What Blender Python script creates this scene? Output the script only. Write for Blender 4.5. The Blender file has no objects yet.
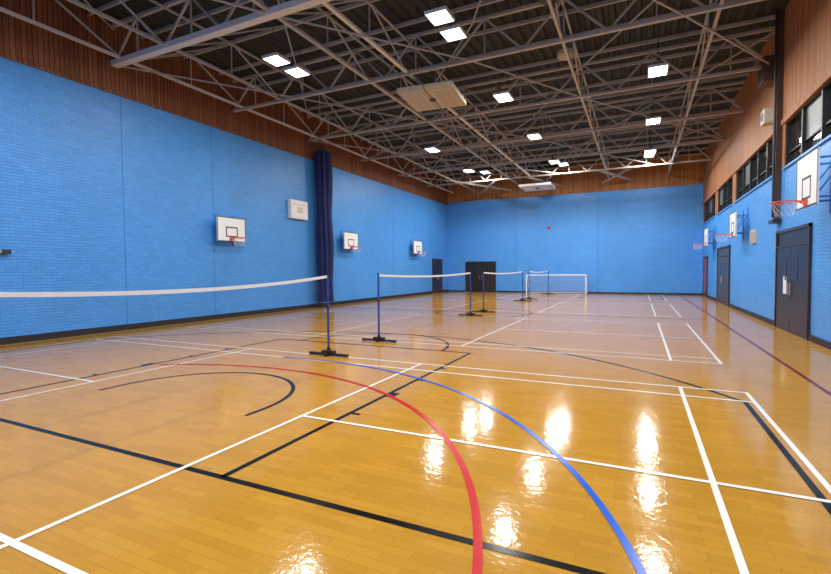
import bpy, math, random
from mathutils import Vector, Matrix
random.seed(7)
scene=bpy.context.scene
try:
    scene.view_settings.view_transform='Standard'
except Exception: pass

# ------------------------------------------------------------------ materials
def newmat(name):
    m=bpy.data.materials.new(name); m.use_nodes=True
    nt=m.node_tree; b=nt.nodes['Principled BSDF']
    return m,nt,b
def mat(name,col,rough=.5,metal=0,noise=0,emit=None,es=0,nscale=8,spec=.5):
    m,nt,b=newmat(name)
    b.inputs['Roughness'].default_value=rough; b.inputs['Metallic'].default_value=metal
    b.inputs['Specular IOR Level'].default_value=spec
    b.inputs['Base Color'].default_value=(*col,1)
    if noise:
        tc=nt.nodes.new('ShaderNodeTexCoord'); n=nt.nodes.new('ShaderNodeTexNoise'); n.inputs['Scale'].default_value=nscale
        n.inputs['Detail'].default_value=4
        r=nt.nodes.new('ShaderNodeMapRange'); r.inputs['To Min'].default_value=1-noise; r.inputs['To Max'].default_value=1+noise
        mx=nt.nodes.new('ShaderNodeVectorMath'); mx.operation='SCALE'; mx.inputs[0].default_value=col
        nt.links.new(tc.outputs['Object'],n.inputs['Vector']); nt.links.new(n.outputs['Fac'],r.inputs['Value'])
        nt.links.new(r.outputs['Result'],mx.inputs['Scale']); nt.links.new(mx.outputs['Vector'],b.inputs['Base Color'])
    if emit:
        b.inputs['Emission Color'].default_value=(*emit,1); b.inputs['Emission Strength'].default_value=es
    return m

def block_mat(name,col,axis):
    m,nt,b=newmat(name); N=nt.nodes; L=nt.links
    tc=N.new('ShaderNodeTexCoord'); s=N.new('ShaderNodeSeparateXYZ'); c=N.new('ShaderNodeCombineXYZ')
    L.new(tc.outputs['Object'],s.inputs[0]); L.new(s.outputs[axis],c.inputs[0]); L.new(s.outputs['Z'],c.inputs[1])
    br=N.new('ShaderNodeTexBrick'); L.new(c.outputs[0],br.inputs['Vector'])
    br.inputs['Scale'].default_value=1; br.inputs['Brick Width'].default_value=.225; br.inputs['Row Height'].default_value=.075
    br.inputs['Mortar Size'].default_value=.007; br.inputs['Mortar Smooth'].default_value=.5
    k=.88
    br.inputs['Color1'].default_value=(*col,1); br.inputs['Color2'].default_value=(col[0]*k,col[1]*k,col[2]*k,1)
    br.inputs['Mortar'].default_value=(col[0]*.72,col[1]*.76,col[2]*.80,1)
    n=N.new('ShaderNodeTexNoise'); n.inputs['Scale'].default_value=.6; n.inputs['Detail'].default_value=5; L.new(tc.outputs['Object'],n.inputs['Vector'])
    r=N.new('ShaderNodeMapRange'); r.inputs['To Min'].default_value=.85; r.inputs['To Max'].default_value=1.12; L.new(n.outputs['Fac'],r.inputs['Value'])
    v=N.new('ShaderNodeVectorMath'); v.operation='SCALE'; L.new(br.outputs['Color'],v.inputs[0]); L.new(r.outputs[0],v.inputs['Scale'])
    L.new(v.outputs[0],b.inputs['Base Color'])
    bp=N.new('ShaderNodeBump'); bp.inputs['Strength'].default_value=.65; bp.inputs['Distance'].default_value=.014; bp.invert=True
    L.new(br.outputs['Fac'],bp.inputs['Height']); L.new(bp.outputs[0],b.inputs['Normal'])
    b.inputs['Roughness'].default_value=.42
    return m

def plank_mat(name,axis,c1,c2,w=.11):
    m,nt,b=newmat(name); N=nt.nodes; L=nt.links
    tc=N.new('ShaderNodeTexCoord'); s=N.new('ShaderNodeSeparateXYZ'); L.new(tc.outputs['Object'],s.inputs[0])
    d=N.new('ShaderNodeMath'); d.operation='DIVIDE'; d.inputs[1].default_value=w; L.new(s.outputs[axis],d.inputs[0])
    f=N.new('ShaderNodeMath'); f.operation='FLOOR'; L.new(d.outputs[0],f.inputs[0])
    wn=N.new('ShaderNodeTexWhiteNoise'); wn.noise_dimensions='1D'; L.new(f.outputs[0],wn.inputs['W'])
    mp=N.new('ShaderNodeMapping'); mp.inputs['Scale'].default_value=(14,14,1.2); L.new(tc.outputs['Object'],mp.inputs[0])
    n=N.new('ShaderNodeTexNoise'); n.inputs['Scale'].default_value=1.5; n.inputs['Detail'].default_value=5; L.new(mp.outputs[0],n.inputs['Vector'])
    a=N.new('ShaderNodeMath'); a.operation='ADD'; L.new(wn.outputs['Value'],a.inputs[0]); L.new(n.outputs['Fac'],a.inputs[1])
    h=N.new('ShaderNodeMath'); h.operation='MULTIPLY'; h.inputs[1].default_value=.5; L.new(a.outputs[0],h.inputs[0])
    mx=N.new('ShaderNodeMix'); mx.data_type='RGBA'; mx.inputs[6].default_value=(*c1,1); mx.inputs[7].default_value=(*c2,1); L.new(h.outputs[0],mx.inputs[0])
    fr=N.new('ShaderNodeMath'); fr.operation='FRACT'; L.new(d.outputs[0],fr.inputs[0])
    g=N.new('ShaderNodeMath'); g.operation='GREATER_THAN'; g.inputs[1].default_value=.14; L.new(fr.outputs[0],g.inputs[0])
    m2=N.new('ShaderNodeMix'); m2.data_type='RGBA'; m2.inputs[6].default_value=(c1[0]*.3,c1[1]*.25,c1[2]*.25,1)
    L.new(g.outputs[0],m2.inputs[0]); L.new(mx.outputs[2],m2.inputs[7]); L.new(m2.outputs[2],b.inputs['Base Color'])
    b.inputs['Roughness'].default_value=.6
    b.inputs['Specular IOR Level'].default_value=.25
    return m

def floor_mat():
    m,nt,b=newmat('amber_sports_floor'); N=nt.nodes; L=nt.links
    tc=N.new('ShaderNodeTexCoord')
    br=N.new('ShaderNodeTexBrick'); L.new(tc.outputs['Object'],br.inputs['Vector'])
    br.inputs['Scale'].default_value=1; br.inputs['Brick Width'].default_value=.34; br.inputs['Row Height'].default_value=.075
    br.inputs['Mortar Size'].default_value=.0015; br.inputs['Mortar Smooth'].default_value=.3
    br.inputs['Color1'].default_value=(.50,.250,.030,1); br.inputs['Color2'].default_value=(.435,.210,.024,1); br.inputs['Mortar'].default_value=(.30,.14,.018,1)
    n=N.new('ShaderNodeTexNoise'); n.inputs['Scale'].default_value=1.1; n.inputs['Detail'].default_value=8; n.inputs['Roughness'].default_value=.65; L.new(tc.outputs['Object'],n.inputs['Vector'])
    r=N.new('ShaderNodeMapRange'); r.inputs['To Min'].default_value=.86; r.inputs['To Max'].default_value=1.14; L.new(n.outputs['Fac'],r.inputs['Value'])
    v=N.new('ShaderNodeVectorMath'); v.operation='SCALE'; L.new(br.outputs['Color'],v.inputs[0]); L.new(r.outputs[0],v.inputs['Scale'])
    L.new(v.outputs[0],b.inputs['Base Color'])
    n2=N.new('ShaderNodeTexNoise'); n2.inputs['Scale'].default_value=5; n2.inputs['Detail'].default_value=3; L.new(tc.outputs['Object'],n2.inputs['Vector'])
    r2=N.new('ShaderNodeMapRange'); r2.inputs['To Min'].default_value=.07; r2.inputs['To Max'].default_value=.14; L.new(n2.outputs['Fac'],r2.inputs['Value'])
    L.new(r2.outputs[0],b.inputs['Roughness'])
    n3=N.new('ShaderNodeTexNoise'); n3.inputs['Scale'].default_value=16; n3.inputs['Detail'].default_value=2; L.new(tc.outputs['Object'],n3.inputs['Vector'])
    bp=N.new('ShaderNodeBump'); bp.inputs['Strength'].default_value=.34; bp.inputs['Distance'].default_value=.004
    L.new(n3.outputs['Fac'],bp.inputs['Height']); L.new(bp.outputs[0],b.inputs['Normal'])
    b.inputs['IOR'].default_value=1.30
    b.inputs['Specular IOR Level'].default_value=.38
    return m

M_blueY=block_mat('blue_painted_brick_side',(.075,.335,.84),'Y')
M_blueX=block_mat('blue_painted_brick_end',(.080,.345,.87),'X')
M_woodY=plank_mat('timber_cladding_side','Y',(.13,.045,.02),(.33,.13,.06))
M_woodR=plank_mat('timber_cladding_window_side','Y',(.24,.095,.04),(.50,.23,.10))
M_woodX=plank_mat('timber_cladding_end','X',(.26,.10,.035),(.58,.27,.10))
M_floor=floor_mat()
M_deck=mat('roof_deck_charcoal',(.022,.024,.026),.7,noise=.25,nscale=3)
M_steel=mat('painted_steel',(.42,.40,.37),.5,noise=.3,nscale=2)
M_steelL=mat('pale_steel',(.66,.65,.62),.45,noise=.08)
M_dark=mat('dark_steel',(.02,.022,.025),.45,noise=.1)
M_black=mat('black_rubber',(.012,.012,.014),.5,noise=.1)
M_white=mat('white_paint',(.78,.79,.80),.4,noise=.04)
M_cream=mat('cream_metal',(.58,.53,.43),.45,noise=.05)
M_beige=mat('beige_panel',(.44,.39,.30),.5,noise=.06)
M_lw=mat('line_white',(.80,.77,.68),.16,noise=.05,spec=.25)
M_lk=mat('line_black',(.008,.007,.008),.2,noise=.1,spec=.12)
M_lr=mat('line_red',(.50,.004,.012),.22,noise=.08,spec=.12)
M_lb=mat('line_blue',(.012,.10,.50),.22,noise=.08,spec=.12)
M_ldr=mat('line_dark_red',(.16,.012,.016),.2,noise=.1,spec=.2)
M_orange=mat('hoop_orange',(.70,.08,.03),.4)
M_netw=mat('net_cord_white',(.75,.75,.75),.8)
M_netk=mat('net_cord_dark',(.12,.10,.08),.8)
M_postb=mat('post_blue',(.02,.06,.28),.35,noise=.1)
M_navy=mat('curtain_navy',(.006,.014,.10),.8,noise=.3)
M_glass=mat('night_window_glass',(.012,.014,.018),.06)
M_glassL=mat('window_glass_reflection',(.10,.12,.13),.4,noise=.2)  # paler grey paints a reflection onto some panes
M_door=mat('door_dark_brown',(.018,.012,.011),.35,noise=.2)
M_doorf=mat('door_frame_brown',(.04,.022,.018),.4,noise=.1)
M_col=mat('stanchion_brown',(.10,.055,.04),.5,noise=.1)
M_doorg=mat('door_grey',(.045,.05,.062),.4,noise=.1)
M_doorr=mat('door_red',(.28,.04,.03),.4,noise=.1)
M_red=mat('red_plastic',(.45,.03,.03),.35)
M_bracket=mat('bracket_blue',(.05,.22,.55),.4)
M_joint=mat('sealant_joint',(.03,.17,.5),.6)
M_lens=mat('luminaire_lens',(.9,.9,.9),.4,emit=(1,.98,.95),es=10)

# ------------------------------------------------------------------ mesh builder
class MB:
    def __init__(s): s.v=[]; s.f=[]; s.mi=[]; s.mats=[]; s.sm=[]
    def m(s,mt):
        if mt not in s.mats: s.mats.append(mt)
        return s.mats.index(mt)
    def poly(s,pts,faces,mt,smooth=False):
        o=len(s.v); s.v+=[tuple(p) for p in pts]; k=s.m(mt)
        for f in faces: s.f.append(tuple(i+o for i in f)); s.mi.append(k); s.sm.append(smooth)
    def box(s,a,b,mt):
        x0,y0,z0=[min(a[i],b[i]) for i in range(3)]; x1,y1,z1=[max(a[i],b[i]) for i in range(3)]
        s.poly([(x0,y0,z0),(x1,y0,z0),(x1,y1,z0),(x0,y1,z0),(x0,y0,z1),(x1,y0,z1),(x1,y1,z1),(x0,y1,z1)],
          [(0,3,2,1),(4,5,6,7),(0,1,5,4),(1,2,6,5),(2,3,7,6),(3,0,4,7)],mt)
    def bar(s,p,q,w,h,mt):
        p=Vector(p); q=Vector(q); d=(q-p).normalized()
        up=Vector((0,0,1)) if abs(d.z)<.95 else Vector((1,0,0))
        r=d.cross(up).normalized(); u=r.cross(d).normalized()
        pts=[]
        for c in (p,q):
            for a,b in ((-1,-1),(1,-1),(1,1),(-1,1)): pts.append(c+r*a*w/2+u*b*h/2)
        s.poly(pts,[(0,1,2,3),(7,6,5,4),(0,4,5,1),(1,5,6,2),(2,6,7,3),(3,7,4,0)],mt)
    def cyl(s,p,q,r,mt,n=12,r2=None):
        p=Vector(p); q=Vector(q); d=(q-p).normalized(); r2=r if r2 is None else r2
        up=Vector((0,0,1)) if abs(d.z)<.95 else Vector((1,0,0))
        a=d.cross(up).normalized(); b=a.cross(d).normalized(); pts=[]
        for c,rr in ((p,r),(q,r2)):
            for i in range(n):
                t=2*math.pi*i/n; pts.append(c+a*math.cos(t)*rr+b*math.sin(t)*rr)
        s.poly(pts,[(i,(i+1)%n,n+(i+1)%n,n+i) for i in range(n)],mt,True)
        s.poly(pts[:n],[tuple(range(n))[::-1]],mt); s.poly(pts[n:],[tuple(range(n))],mt)
    def tube(s,path,r,mt,n=8):
        for i in range(len(path)-1): s.cyl(path[i],path[i+1],r,mt,n)
    def ring(s,c,R,r,mt,n=28,k=8):
        pts=[];fs=[]
        for i in range(n):
            t=2*math.pi*i/n
            for j in range(k):
                u=2*math.pi*j/k; rr=R+r*math.cos(u)
                pts.append((c[0]+rr*math.cos(t),c[1]+rr*math.sin(t),c[2]+r*math.sin(u)))
        for i in range(n):
            for j in range(k): fs.append((i*k+j,((i+1)%n)*k+j,((i+1)%n)*k+(j+1)%k,i*k+(j+1)%k))
        s.poly(pts,fs,mt,True)
    def obj(s,name,parent=None,bevel=0):
        me=bpy.data.meshes.new(name); me.from_pydata(s.v,[],s.f)
        for m in s.mats: me.materials.append(m)
        me.polygons.foreach_set('material_index',s.mi); me.polygons.foreach_set('use_smooth',s.sm); me.update()
        o=bpy.data.objects.new(name,me); bpy.context.collection.objects.link(o)
        if parent: o.parent=parent
        if bevel:
            b=o.modifiers.new('bevel','BEVEL'); b.width=bevel; b.segments=2; b.limit_method='ANGLE'
        return o

XL,XR,YN,YF=-7.85,8.9,-8.2,24.8
ZB=6.6; ZR=8.55; ZW0,ZW1=4.28,5.5

# ------------------------------------------------------------------ shell
b=MB(); b.box((XL-.3,YN-.3,-.2),(XR+.3,YF+.3,0),M_floor); b.obj('floor')
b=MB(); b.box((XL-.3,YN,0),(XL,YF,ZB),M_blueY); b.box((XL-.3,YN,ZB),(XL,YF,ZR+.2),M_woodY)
for y in (-4.6,1.0,3.95,10.6,16.4): b.box((XL,y,.16),(XL+.003,y+.02,ZB),M_joint)
b.box((XL-.1,YN,ZB-.03),(XL+.05,YF,ZB+.05),M_woodY)
b.obj('wall_left')
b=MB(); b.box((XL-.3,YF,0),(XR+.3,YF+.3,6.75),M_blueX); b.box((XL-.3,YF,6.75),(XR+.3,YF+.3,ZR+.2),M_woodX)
b.box((XL,YF-.05,6.72),(XR,YF+.1,6.8),M_woodX)
for x in (-2.6,2.9): b.box((x,YF-.003,.1),(x+.03,YF,6.7),M_joint)
b.obj('wall_back')
b=MB(); b.box((XL-.3,YN-.3,0),(XR+.3,YN,6.75),M_blueX); b.box((XL-.3,YN-.3,6.75),(XR+.3,YN,ZR+.2),M_woodX); b.obj('wall_front')
groups=[(-7.6,-.4),(.2,7.95),(8.75,14.6),(15.3,19.2),(19.9,24.2)]
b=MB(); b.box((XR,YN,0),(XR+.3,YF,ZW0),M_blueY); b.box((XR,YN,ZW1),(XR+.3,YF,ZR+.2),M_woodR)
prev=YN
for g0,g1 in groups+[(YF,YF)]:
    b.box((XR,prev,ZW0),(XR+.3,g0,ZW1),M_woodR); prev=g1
b.box((XR-.04,YN,ZW1-.04),(XR+.1,YF,ZW1+.1),M_woodR)
b.obj('wall_right')
for i,(g0,g1) in enumerate(groups):
    b=MB(); n=max(2,round((g1-g0)/1.25)); w=(g1-g0)/n
    b.box((XR+.13,g0,ZW0),(XR+.15,g1,ZW1),M_glass)
    for z in (ZW0+.03,ZW1-.03): b.box((XR+.04,g0,z-.04),(XR+.18,g1,z+.04),M_dark)
    b.box((XR+.08,g0,ZW0+.36),(XR+.16,g1,ZW0+.40),M_dark)
    for k in range(n+1):
        y=g0+k*w; b.box((XR+.03,y-.035,ZW0),(XR+.18,y+.035,ZW1),M_dark)
    for k in range(n):
        if (k+i)%4==1: b.box((XR+.10,g0+k*w+.05,ZW0+.42),(XR+.128,g0+(k+1)*w-.05,ZW1-.08),M_glassL)
    b.box((XR-.05,g0,ZW0-.05),(XR+.1,g1,ZW0),M_blueY)
    b.obj('window_%d'%(i+1))
b=MB(); pts=[];fs=[]; p=.32; nx=int((XR-XL)/p)+2; prof=[]
for i in range(nx):
    x=XL+i*p; prof+=[(x,ZR),(x+.12,ZR),(x+.17,ZR+.07),(x+.27,ZR+.07)]
for x,z in prof: pts+=[(x,YN-.3,z),(x,YF+.3,z)]
for i in range(len(prof)-1): fs.append((2*i,2*i+1,2*i+3,2*i+2))
b.poly(pts,fs,M_deck); b.box((XL-.3,YN-.3,ZR+.12),(XR+.3,YF+.3,ZR+.3),M_deck); b.obj('ceiling')
b=MB()
for a,c in ((YN,21.8),(23.7,YF)): b.box((XL,a,0),(XL+.05,c,.16),M_black)
b.obj('baseboard_left')
b=MB(); b.box((XL,YF-.04,0),(-6.45,YF,.1),M_black); b.box((-4.0,YF-.04,0),(XR,YF,.1),M_black); b.obj('baseboard_back')
b=MB()
for a,c in ((YN,5.6),(8.4,15.4),(18.8,22.2),(23.9,YF)): b.box((XR-.04,a,0),(XR,c,.14),M_black)
b.obj('baseboard_right')

# ------------------------------------------------------------------ court markings
def strip(b,pts,w,z,mt,closed=False):
    n=len(pts); L=[];R=[]
    for i in range(n):
        a=Vector(pts[(i-1)%n] if closed else pts[max(i-1,0)]); c=Vector(pts[(i+1)%n] if closed else pts[min(i+1,n-1)])
        d=(c-a).normalized(); nn=Vector((-d.y,d.x)); p0=Vector(pts[i]); L.append(p0+nn*w/2); R.append(p0-nn*w/2)
    v=[(p.x,p.y,z) for p in L]+[(p.x,p.y,z) for p in R]
    m=n if closed else n-1
    b.poly(v,[(n+i,n+(i+1)%n,(i+1)%n,i) for i in range(m)],mt)
def arc(cx,cy,r,a0,a1,n=64): return [(cx+r*math.cos(math.radians(a0+(a1-a0)*i/n)),cy+r*math.sin(math.radians(a0+(a1-a0)*i/n))) for i in range(n+1)]
G=8.068; WL=.046
b=MB()
for k in range(4):
    yf=k*G; yn=yf-6.1
    for y in (yf,yf-.46,yn+.46,yn): strip(b,[(-6.7,y),(6.7,y)],WL,.004,M_lw)
    for s in (-1,1):
        for x in (6.7,5.94,1.98): strip(b,[(s*x,yn-.025),(s*x,yf+.025)],WL,.0045,M_lw)
        strip(b,[(s*1.98,yf-3.05),(s*6.7,yf-3.05)],WL,.005,M_lw)
b.obj('badminton_court_lines')
b=MB(); w=.055
def bball(s,y0):
    f=lambda P:[(x,y0+s*(y+4.5)) for x,y in P]
    strip(b,f([(-7.35,-4.5),(7.35,-4.5)]),w,.003,M_lk)
    for x in (-2.42,2.42):
        strip(b,f([(x,-4.5),(x,1.3)]),w,.003,M_lk)
        for yy in (-2.75,-1.9,-1.05,-.2):
            sg=1 if x>0 else -1
            strip(b,f([(x,yy),(x+sg*.13,yy)]),.05 if yy!=-1.9 else .2,.0032,M_lk)
    strip(b,f([(-2.42,1.3),(2.42,1.3)]),w,.003,M_lk)
    strip(b,f(arc(0,1.3,1.8,0,180)),w,.003,M_lk)
    strip(b,f([(-1.38,-3.3)]+arc(0,-3.05,1.38,180,0)+[(1.38,-3.3)]),w,.003,M_lk)
    a=math.degrees(math.acos(6.6/7.85))
    strip(b,f([(6.6,-4.5)]+arc(0,-4.75,7.85,a,180-a)+[(-6.6,-4.5)]),w,.003,M_lk)
bball(1,-4.5); bball(-1,23.5)
strip(b,[(-7.35,9.5),(7.35,9.5)],w,.003,M_lk); strip(b,arc(0,9.5,1.8,0,360),w,.003,M_lk)
strip(b,[(-7.35,-4.5),(-7.35,23.5)],w,.003,M_lk)
b.obj('basketball_court_lines')
b=MB()
strip(b,arc(0,-6.1,4.83,-8,118),.055,.0055,M_lr); strip(b,arc(0,24.1,4.83,180,360),.05,.0055,M_lr)
b.obj('netball_goal_circle_lines')
b=MB()
strip(b,arc(0,-6.15,5.72,-8,97,80),.052,.006,M_lb)
b.obj('handball_goal_area_line')
b=MB(); strip(b,[(7.66,-6.5),(7.66,24.2)],.06,.0035,M_ldr); b.obj('volleyball_side_line')

# ------------------------------------------------------------------ badminton sets
def post(b,x,y):
    b.cyl((x,y,.05),(x,y,1.55),.022,M_postb,12)
    b.cyl((x,y,1.55),(x,y,1.57),.026,M_black,12)
    b.cyl((x,y,.05),(x,y,.16),.034,M_black,12)
    b.bar((x-.42,y,.035),(x+.42,y,.035),.05,.04,M_black)
    b.bar((x,y-.12,.035),(x,y+.12,.035),.05,.04,M_black)
    b.bar((x-.14,y,.08),(x+.14,y,.08),.09,.05,M_black)
    for s in (-1,1): b.cyl((x+s*.42,y-.035,.035),(x+s*.42,y+.035,.035),.028,M_black,12)
    b.cyl((x-.0,y-.03,.95),(x,y+.03,.95),.03,M_black,10)
def bset(y0,y1,sag=.065):
    b=MB(); post(b,0,y0); post(b,0,y1)
    n=60; L=y1-y0
    zt=lambda t:1.55-sag*4*t*(1-t)
    for i in range(n):
        t0=i/n;t1=(i+1)/n; a=y0+L*t0;c=y0+L*t1; z1=-.05
        b.poly([(-.006,a,zt(t0)+z1),(-.006,c,zt(t1)+z1),(-.006,c,zt(t1)),(-.006,a,zt(t0)),(.006,a,zt(t0)+z1),(.006,c,zt(t1)+z1),(.006,c,zt(t1)),(.006,a,zt(t0))],
              [(0,3,2,1),(4,5,6,7),(3,7,6,2),(0,1,5,4)],M_netw)
    th=.0008; m=int(L/.03); K=24
    for j in range(1,K+1):
        z=.05+j*.029
        pts=[];fs=[]
        for i in range(K+1):
            t=i/K; y=y0+L*t; pts+=[(0,y,zt(t)-z-th),(0,y,zt(t)-z)]
        for i in range(K): fs.append((2*i,2*i+2,2*i+3,2*i+1))
        b.poly(pts,fs,M_netk)
    for j in range(m+1):
        t=j/m; y=y0+L*t; b.poly([(0,y,zt(t)-.746),(0,y+th,zt(t)-.746),(0,y+th,zt(t)-.05),(0,y,zt(t)-.05)],[(0,1,2,3)],M_netk)
    return b.obj('badminton_net')
bset(-6.1,.0,.14); bset(1.85,8.05); bset(9.5,15.9); bset(17.4,23.1)

# ------------------------------------------------------------------ football goal
b=MB(); gx0,gx1,gy,gh,gd=-1.55,2.3,23.55,1.25,.85
r=.035
b.tube([(gx0,gy,.0),(gx0,gy,gh),(gx1,gy,gh),(gx1,gy,0)],r,M_white,10)
for x in (gx0,gx1):
    b.tube([(x,gy,gh),(x,gy+.35,gh),(x,gy+gd,.05),(x,gy,.05)],.02,M_white)
b.tube([(gx0,gy+gd,.05),(gx1,gy+gd,.05)],.02,M_white)
b.tube([(gx0,gy+.35,gh),(gx1,gy+.35,gh)],.015,M_white)
n=36
for i in range(n+1):
    x=gx0+(gx1-gx0)*i/n; b.bar((x,gy+.35,gh),(x,gy+gd,.05),.006,.006,M_netw)
for j in range(1,12):
    t=j/12; y=gy+.35+(gd-.35)*t; z=gh+(.05-gh)*t
    b.bar((gx0,y,z),(gx1,y,z),.006,.006,M_netw)
    for x in (gx0,gx1): b.bar((x,gy,z),(x,y,z),.006,.006,M_netw)
b.obj('football_goal')

# ------------------------------------------------------------------ basketball boards
def bboard(xw,s,yc,z0,z1,w,off,name='basketball_hoop'):
    b=MB(); xb=xw+s*off; h=z1-z0
    b.box((xb,yc-w/2,z0),(xb-s*.03,yc+w/2,z1),M_white)
    e=.025; xf=xb+s*.004
    for a,c in (((xb,yc-w/2,z0),(xf,yc+w/2,z0+e)),((xb,yc-w/2,z1-e),(xf,yc+w/2,z1)),((xb,yc-w/2,z0),(xf,yc-w/2+e,z1)),((xb,yc+w/2-e,z0),(xf,yc+w/2,z1))): b.box(a,c,M_black)
    sw=.25*w/1.2; s0=z0+.16; s1=s0+.42*h
    for a,c in (((xb,yc-sw,s0),(xf,yc+sw,s0+.04)),((xb,yc-sw,s1-.04),(xf,yc+sw,s1)),((xb,yc-sw,s0),(xf,yc-sw+.04,s1)),((xb,yc+sw-.04,s0),(xf,yc+sw,s1))): b.box(a,c,M_black)
    rz=z0+.12; R=.225; xc=xb+s*(.12+R)
    b.ring((xc,yc,rz),R,.012,M_orange)
    b.box((xb,yc-.1,rz-.09),(xb+s*.02,yc+.1,rz+.03),M_orange)
    for q in (-.08,.08): b.bar((xb,yc+q,rz),(xc-s*R*.93,yc+q,rz),.02,.02,M_orange)
    b.bar((xb,yc,rz-.08),(xc-s*R,yc,rz),.015,.015,M_orange)
    n=10; rows=4
    def P(i,j):
        t=2*math.pi*(i+.5*(j%2))/n; rr=R*(1-.4*min(1,j/4)); return (xc+rr*math.cos(t),yc+rr*math.sin(t),rz-.07*j)
    for j in range(rows):
        for i in range(n):
            b.bar(P(i,j),P(i,j+1),.003,.003,M_netw); b.bar(P(i,j),P(i-1 if j%2==0 else i+1,j+1),.003,.003,M_netw)
    for q in (-w*.3,w*.3):
        b.bar((xw,yc+q,z0+.15),(xb-s*.03,yc+q,z0+.15),.035,.035,M_bracket); b.bar((xw,yc+q,z1-.15),(xb-s*.03,yc+q,z1-.15),.035,.035,M_bracket)
        b.bar((xw,yc+q,z1-.15),(xb-s*.03,yc+q,z0+.15),.025,.025,M_bracket)
        b.box((xw,yc+q-.04,z0-.1),(xw+s*.03,yc+q+.04,z1+.1),M_bracket)
    return b.obj(name)
for yc in (4.42,11.6,19.0): bboard(XL,1,yc,2.68,3.52,1.2,.35)
bboard(XR,-1,4.25,2.82,3.86,1.22,.5)
bboard(XR,-1,12.6,2.75,3.65,1.2,.4); bboard(XR,-1,19.9,2.75,3.65,1.2,.4)

b=MB(); b.box((XL,7.6,3.85),(XL+.16,8.65,4.62),M_white)
b.box((XL+.16,7.66,3.91),(XL+.175,8.59,4.56),M_white); b.box((XL+.175,8.0,4.1),(XL+.19,8.3,4.34),M_cream)
b.box((XL+.175,7.7,4.42),(XL+.185,8.55,4.45),M_cream)
b.obj('wall_fan_heater',bevel=.01)
b=MB(); n=72; rows=16; pts=[];fs=[]
for j in range(rows+1):
    z=.25+(6.95-.25)*j/rows
    for i in range(n):
        t=2*math.pi*i/n; rr=1+.17*math.sin(t*9+j*.22)+.05*math.sin(3*t+j)
        k=.29-.03*math.sin(j*.8)
        pts.append((XL+.38+k*rr*math.cos(t),9.5+.34*rr*math.sin(t),z))
for j in range(rows):
    for i in range(n): fs.append((j*n+i,j*n+(i+1)%n,(j+1)*n+(i+1)%n,(j+1)*n+i))
b.poly(pts,fs,M_navy,True); b.poly(pts[:n],[tuple(range(n))[::-1]],M_navy)
b.cyl((XL+.38,9.5,6.9),(XL+.38,9.5,7.35),.03,M_dark)
b.obj('divider_curtain')
b=MB(); b.box((XL,-2.1,2.1),(XL+.08,-1.6,2.16),M_steel); b.cyl((XL+.08,-2.0,2.13),(XL+.14,-2.0,2.13),.03,M_dark); b.box((XL+.06,-1.75,2.08),(XL+.12,-1.6,2.18),M_dark); b.obj('wall_bracket')

def door_x(name,xw,s,y0,y1,h,md,leaves=2,notice=False,top=True):
    b=MB(); f=.07
    b.box((xw,y0,0),(xw+s*.06,y0+f,h),M_doorf); b.box((xw,y1-f,0),(xw+s*.06,y1,h),M_doorf); b.box((xw,y0,h-f),(xw+s*.06,y1,h),M_doorf)
    ht=h-f
    if top: b.box((xw,y0+f,h-.42),(xw+s*.02,y1-f,h-f),md); b.box((xw,y0+f,h-.46),(xw+s*.05,y1-f,h-.42),M_doorf); ht=h-.46
    w=(y1-y0-2*f)/leaves
    for i in range(leaves):
        a=y0+f+i*w+.006; c=a+w-.012
        b.box((xw,a,.01),(xw+s*.04,c,ht-.01),md)
        b.box((xw+s*.04,a+.08,.05),(xw+s*.043,c-.08,.22),M_doorf)
        hy=c-.09 if i%2==0 else a+.09
        b.cyl((xw+s*.08,hy,.95),(xw+s*.08,hy,1.25),.012,M_steel); b.box((xw+s*.04,hy-.03,.9),(xw+s*.045,hy+.03,1.3),M_dark)
        b.box((xw+s*.04,(a+c)/2-.06+(.2 if i%2==0 else -.2),1.3),(xw+s*.046,(a+c)/2+.06+(.2 if i%2==0 else -.2),1.85),M_glass)
    if notice: b.box((xw+s*.041,y1-1.0,.95),(xw+s*.044,y1-.72,1.4),M_white)
    return b.obj(name)
door_x('door_1',XR,-1,5.65,8.35,2.62,M_door,2,True)
door_x('door_2',XR,-1,15.5,18.7,2.6,M_doorg,2)
door_x('door_3',XR,-1,22.3,23.8,2.3,M_doorr,1,top=False)
door_x('door_4',XL,1,21.9,23.6,2.45,M_door,2,top=False)
b=MB(); b.box((-6.4,YF-.06,0),(-4.05,YF,2.25),M_doorf)
for a in (-6.33,-5.22): b.box((a,YF-.085,.01),(a+1.1,YF-.06,2.18),M_door); b.box((a+.45,YF-.09,1.35),(a+.6,YF-.085,1.85),M_glass)
b.cyl((-5.3,YF-.13,.95),(-5.3,YF-.13,1.25),.012,M_steel); b.cyl((-5.13,YF-.13,.95),(-5.13,YF-.13,1.25),.012,M_steel)
b.obj('door_5')
b=MB(); b.box((XR-.05,10.9,2.45),(XR,11.6,2.9),M_cream)
for i in range(6): b.box((XR-.065,10.95,2.49+i*.062),(XR-.05,11.55,2.518+i*.062),M_steel)
b.obj('wall_vent')
b=MB(); b.box((-.36,YF-.06,4.42),(-.18,YF,4.6),M_red); b.cyl((-.27,YF-.11,4.51),(-.27,YF-.06,4.51),.05,M_red); b.obj('fire_alarm_sounder')
b=MB(); b.box((XR-.13,8.2,2.9),(XR,8.42,ZR),M_col); b.cyl((XR-.18,8.15,3.0),(XR-.18,8.15,ZR),.035,M_dark)
b.box((XR-.2,8.05,2.85),(XR,8.5,2.95),M_dark); b.obj('wall_stanchion')
b=MB(); b.box((XR-.3,8.75,5.75),(XR-.03,9.15,6.15),M_cream); b.cyl((XR-.31,8.95,5.95),(XR-.30,8.95,5.95),.13,M_dark,20); b.box((XR-.03,8.9,5.85),(XR,9,6.05),M_dark); b.obj('loudspeaker',bevel=.01)
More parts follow.
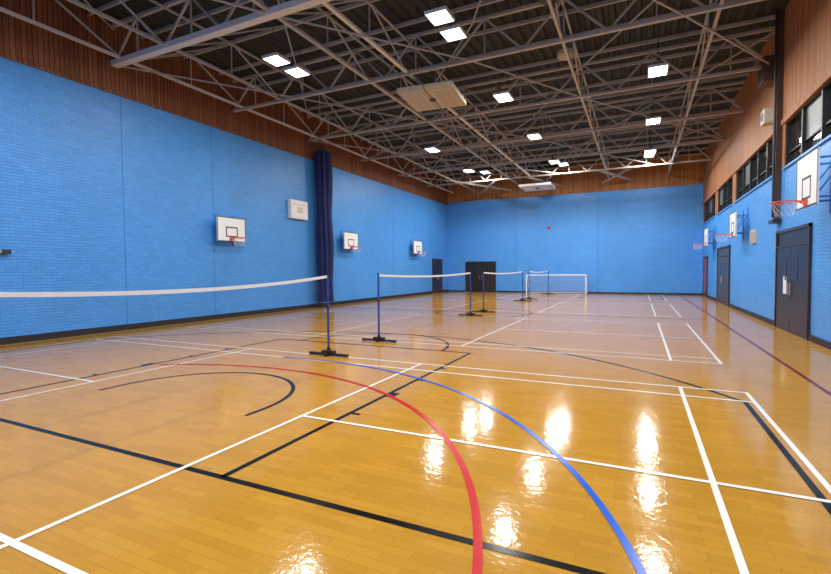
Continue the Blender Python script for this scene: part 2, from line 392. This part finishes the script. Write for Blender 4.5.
b=MB(); b.box((XR-.35,8.7,6.9),(XR-.01,9.3,7.6),M_col); b.box((XR-.36,8.8,7.0),(XR-.35,9.2,7.5),M_doorf); b.obj('junction_box')

# ------------------------------------------------------------------ roof structure
ZT,ZC=8.42,7.38
TY=[-7.2,-3.18,.85,4.9,8.95,13.0,17.05,21.1]
def truss(ya,big=False):
    b=MB(); x0,x1=XL+.05,XR-.05; n=16; w=(x1-x0)/n
    mt=M_steelL if big else M_steel
    b.bar((x0,ya,ZC),(x1,ya,ZC),.2 if big else .1,.14 if big else .08,mt)
    b.bar((x0,ya,ZT),(x1,ya,ZT),.08,.08,M_steel)
    for i in range(n):
        a=x0+i*w
        if i%2==0: b.bar((a,ya,ZC),(a+w,ya,ZT),.05,.05,M_steel)
        else: b.bar((a,ya,ZT),(a+w,ya,ZC),.05,.05,M_steel)
        if i%2==1: b.bar((a,ya,ZC),(a,ya,ZT),.035,.035,M_steel)
    b.obj('roof_truss')
for i,y in enumerate(TY): truss(y,i==2)
LX=[-7.35,-5.6,-2.1,-.8,3.6,7.0]
for x in LX:
    b=MB(); t=.1 if x in(-2.1,-.8) else .07
    b.bar((x,YN,ZC+.05),(x,YF,ZC+.05),t,.07,M_steelL if x in (-.8,-7.35) else M_steel)
    b.bar((x,YN,ZT-.06),(x,YF,ZT-.06),.05,.05,M_steel)
    for i in range(len(TY)):
        a=TY[i]; c=TY[i+1] if i+1<len(TY) else YF
        m=(a+c)/2
        b.bar((x,a,ZC),(x,m,ZT),.04,.04,M_steel); b.bar((x,m,ZT),(x,c,ZC),.04,.04,M_steel)
        b.bar((x,m,ZC),(x,m,ZT),.03,.03,M_steel)
    b.obj('roof_girder')
b=MB()
y=YN+.4
while y<YF:
    b.bar((XL,y,ZR-.06),(XR,y,ZR-.06),.05,.1,M_steel); y+=1.35
b.obj('roof_purlins')
b=MB()
xs=[XL+.05,-4.9,-2.1,1.2,3.6,6.3,XR-.05]
for i in range(len(TY)-1):
    for j in range(len(xs)-1):
        if (i+j)%2==0: b.bar((xs[j],TY[i],ZC-.02),(xs[j+1],TY[i+1],ZC-.02),.035,.035,M_steel)
        else: b.bar((xs[j+1],TY[i],ZT-.1),(xs[j],TY[i+1],ZT-.1),.035,.035,M_steel)
        b.bar((xs[j],TY[i],ZC),((xs[j]+xs[j+1])/2,(TY[i]+TY[i+1])/2,ZT),.03,.03,M_steel)
for x0,x1 in ((-5.2,-2.9),(-1.0,.6),(3.2,5.0)):  # heavy diagonals added to throw shadows on the back wall
    b.bar((x0,21.1,ZC),(x1,YF,ZC-.1),.11,.11,M_steel); b.bar((x1,21.1,ZC),(x0,YF,ZC-.1),.11,.11,M_steel)
b.obj('roof_bracing')
b=MB(); b.cyl((3.6,3.2,7.6),(3.6,3.2,8.5),.17,M_black,20); b.cyl((3.6,3.2,7.5),(3.6,3.2,7.6),.22,M_black,20); b.obj('roof_extract_duct')
b=MB(); 
for k in range(6):
    a0=math.pi/2*k/6; a1=math.pi/2*(k+1)/6
    b.cyl((3.4,6.9,7.90-.22*math.sin(a0)*.5),(3.4,6.9,7.90-.22*math.sin(a1)*.5),.24*math.cos(a0),M_beige,20,max(.01,.24*math.cos(a1)))
b.cyl((3.4,6.9,7.9),(3.4,6.9,8.0),.25,M_steel,20); b.bar((3.4,6.9,8.0),(3.4,6.9,8.5),.05,.05,M_steel); b.obj('ceiling_dome_sensor')
def heater(x,y,z,rot,k,mA,mB):
    b=MB()
    for s in (-1,1):
        b.box((s*.02*k,-k,0),(s*k,k,.14),mA)
        b.box((s*.52*k-.36*k,-.85*k,-.02),(s*.52*k+.36*k,.85*k,0),mB)
        b.box((s*.52*k-.3*k,-.78*k,-.03),(s*.52*k+.3*k,.78*k,-.02),mA)
    b.cyl((0,0,-.04),(0,0,.0),.09,M_dark,24)
    for sx in (-.85*k,.85*k):
        for sy in (-.85*k,.85*k): b.bar((sx,sy,.14),(sx,sy,.45),.02,.02,M_dark)
    o=b.obj('ceiling_heater_panel'); o.location=(x,y,z); o.rotation_euler=(0,0,rot)
heater(-.5,6.05,6.98,math.radians(6),.86,M_beige,M_cream); heater(-.6,22.6,6.9,0,1,M_white,M_cream)

# luminaires
for x in (-3.4,1.35,5.85):
    for y in (-6.9,-2.1,2.78,7.55,12.35,17.3,20.3):  # farthest row is added to brighten the back wall and cast truss shadows
        if x==-3.4 and y==7.55: continue
        b=MB(); two=y<5
        ss=(-1,1) if two else (0,)
        hy=.24 if two else .34; hx=.23
        zl=7.2 if y<18 else 7.7
        for s in ss:
            yc=s*.4
            b.box((-hx-.03,yc-hy-.03,.03),(hx+.03,yc+hy+.03,.1),M_steelL)
            b.poly([(-hx,yc-hy,.028),(hx,yc-hy,.028),(hx,yc+hy,.028),(-hx,yc+hy,.028)],[(0,3,2,1)],M_lens)
        b.box((-.05,-.6,.1),(.05,.6,.16),M_dark)
        for s in (-.5,.5): b.bar((0,s,.16),(0,s,ZT-zl-.05),.012,.012,M_dark)
        o=b.obj('ceiling_light'); o.location=(x,y,zl)
        for s in ss:
            ld=bpy.data.lights.new('lamp','AREA'); ld.shape='RECTANGLE'; ld.size=2*hx; ld.size_y=2*hy
            ld.energy=84 if two else (240 if y>18 else 200); ld.color=(1,.97,.93)
            lo=bpy.data.objects.new('lamp',ld); bpy.context.collection.objects.link(lo); lo.parent=o; lo.location=(0,s*.4,.02)

w=bpy.data.worlds.new('night'); scene.world=w; w.use_nodes=True
w.node_tree.nodes['Background'].inputs[0].default_value=(.01,.012,.02,1)

# ------------------------------------------------------------------ camera
f,cx,yaw,pit,rol,X,Y,h=450.27,431.34,.4323,.0372,-.0076,5.415,-6.994,1.6314
fw=Vector((-math.sin(yaw)*math.cos(pit),math.cos(yaw)*math.cos(pit),-math.sin(pit)))
r=Vector((math.cos(yaw),math.sin(yaw),0)); u=r.cross(fw)
r2=r*math.cos(rol)+u*math.sin(rol); u2=-r*math.sin(rol)+u*math.cos(rol)
cd=bpy.data.cameras.new('camera'); co=bpy.data.objects.new('camera',cd); bpy.context.collection.objects.link(co)
Mx=Matrix((( r2.x,u2.x,-fw.x,X),(r2.y,u2.y,-fw.y,Y),(r2.z,u2.z,-fw.z,h),(0,0,0,1)))
co.matrix_world=Mx
cd.sensor_width=36; cd.lens=f/831*36; cd.shift_x=-(cx-415.5)/831; cd.clip_start=.05; cd.clip_end=200
scene.camera=co
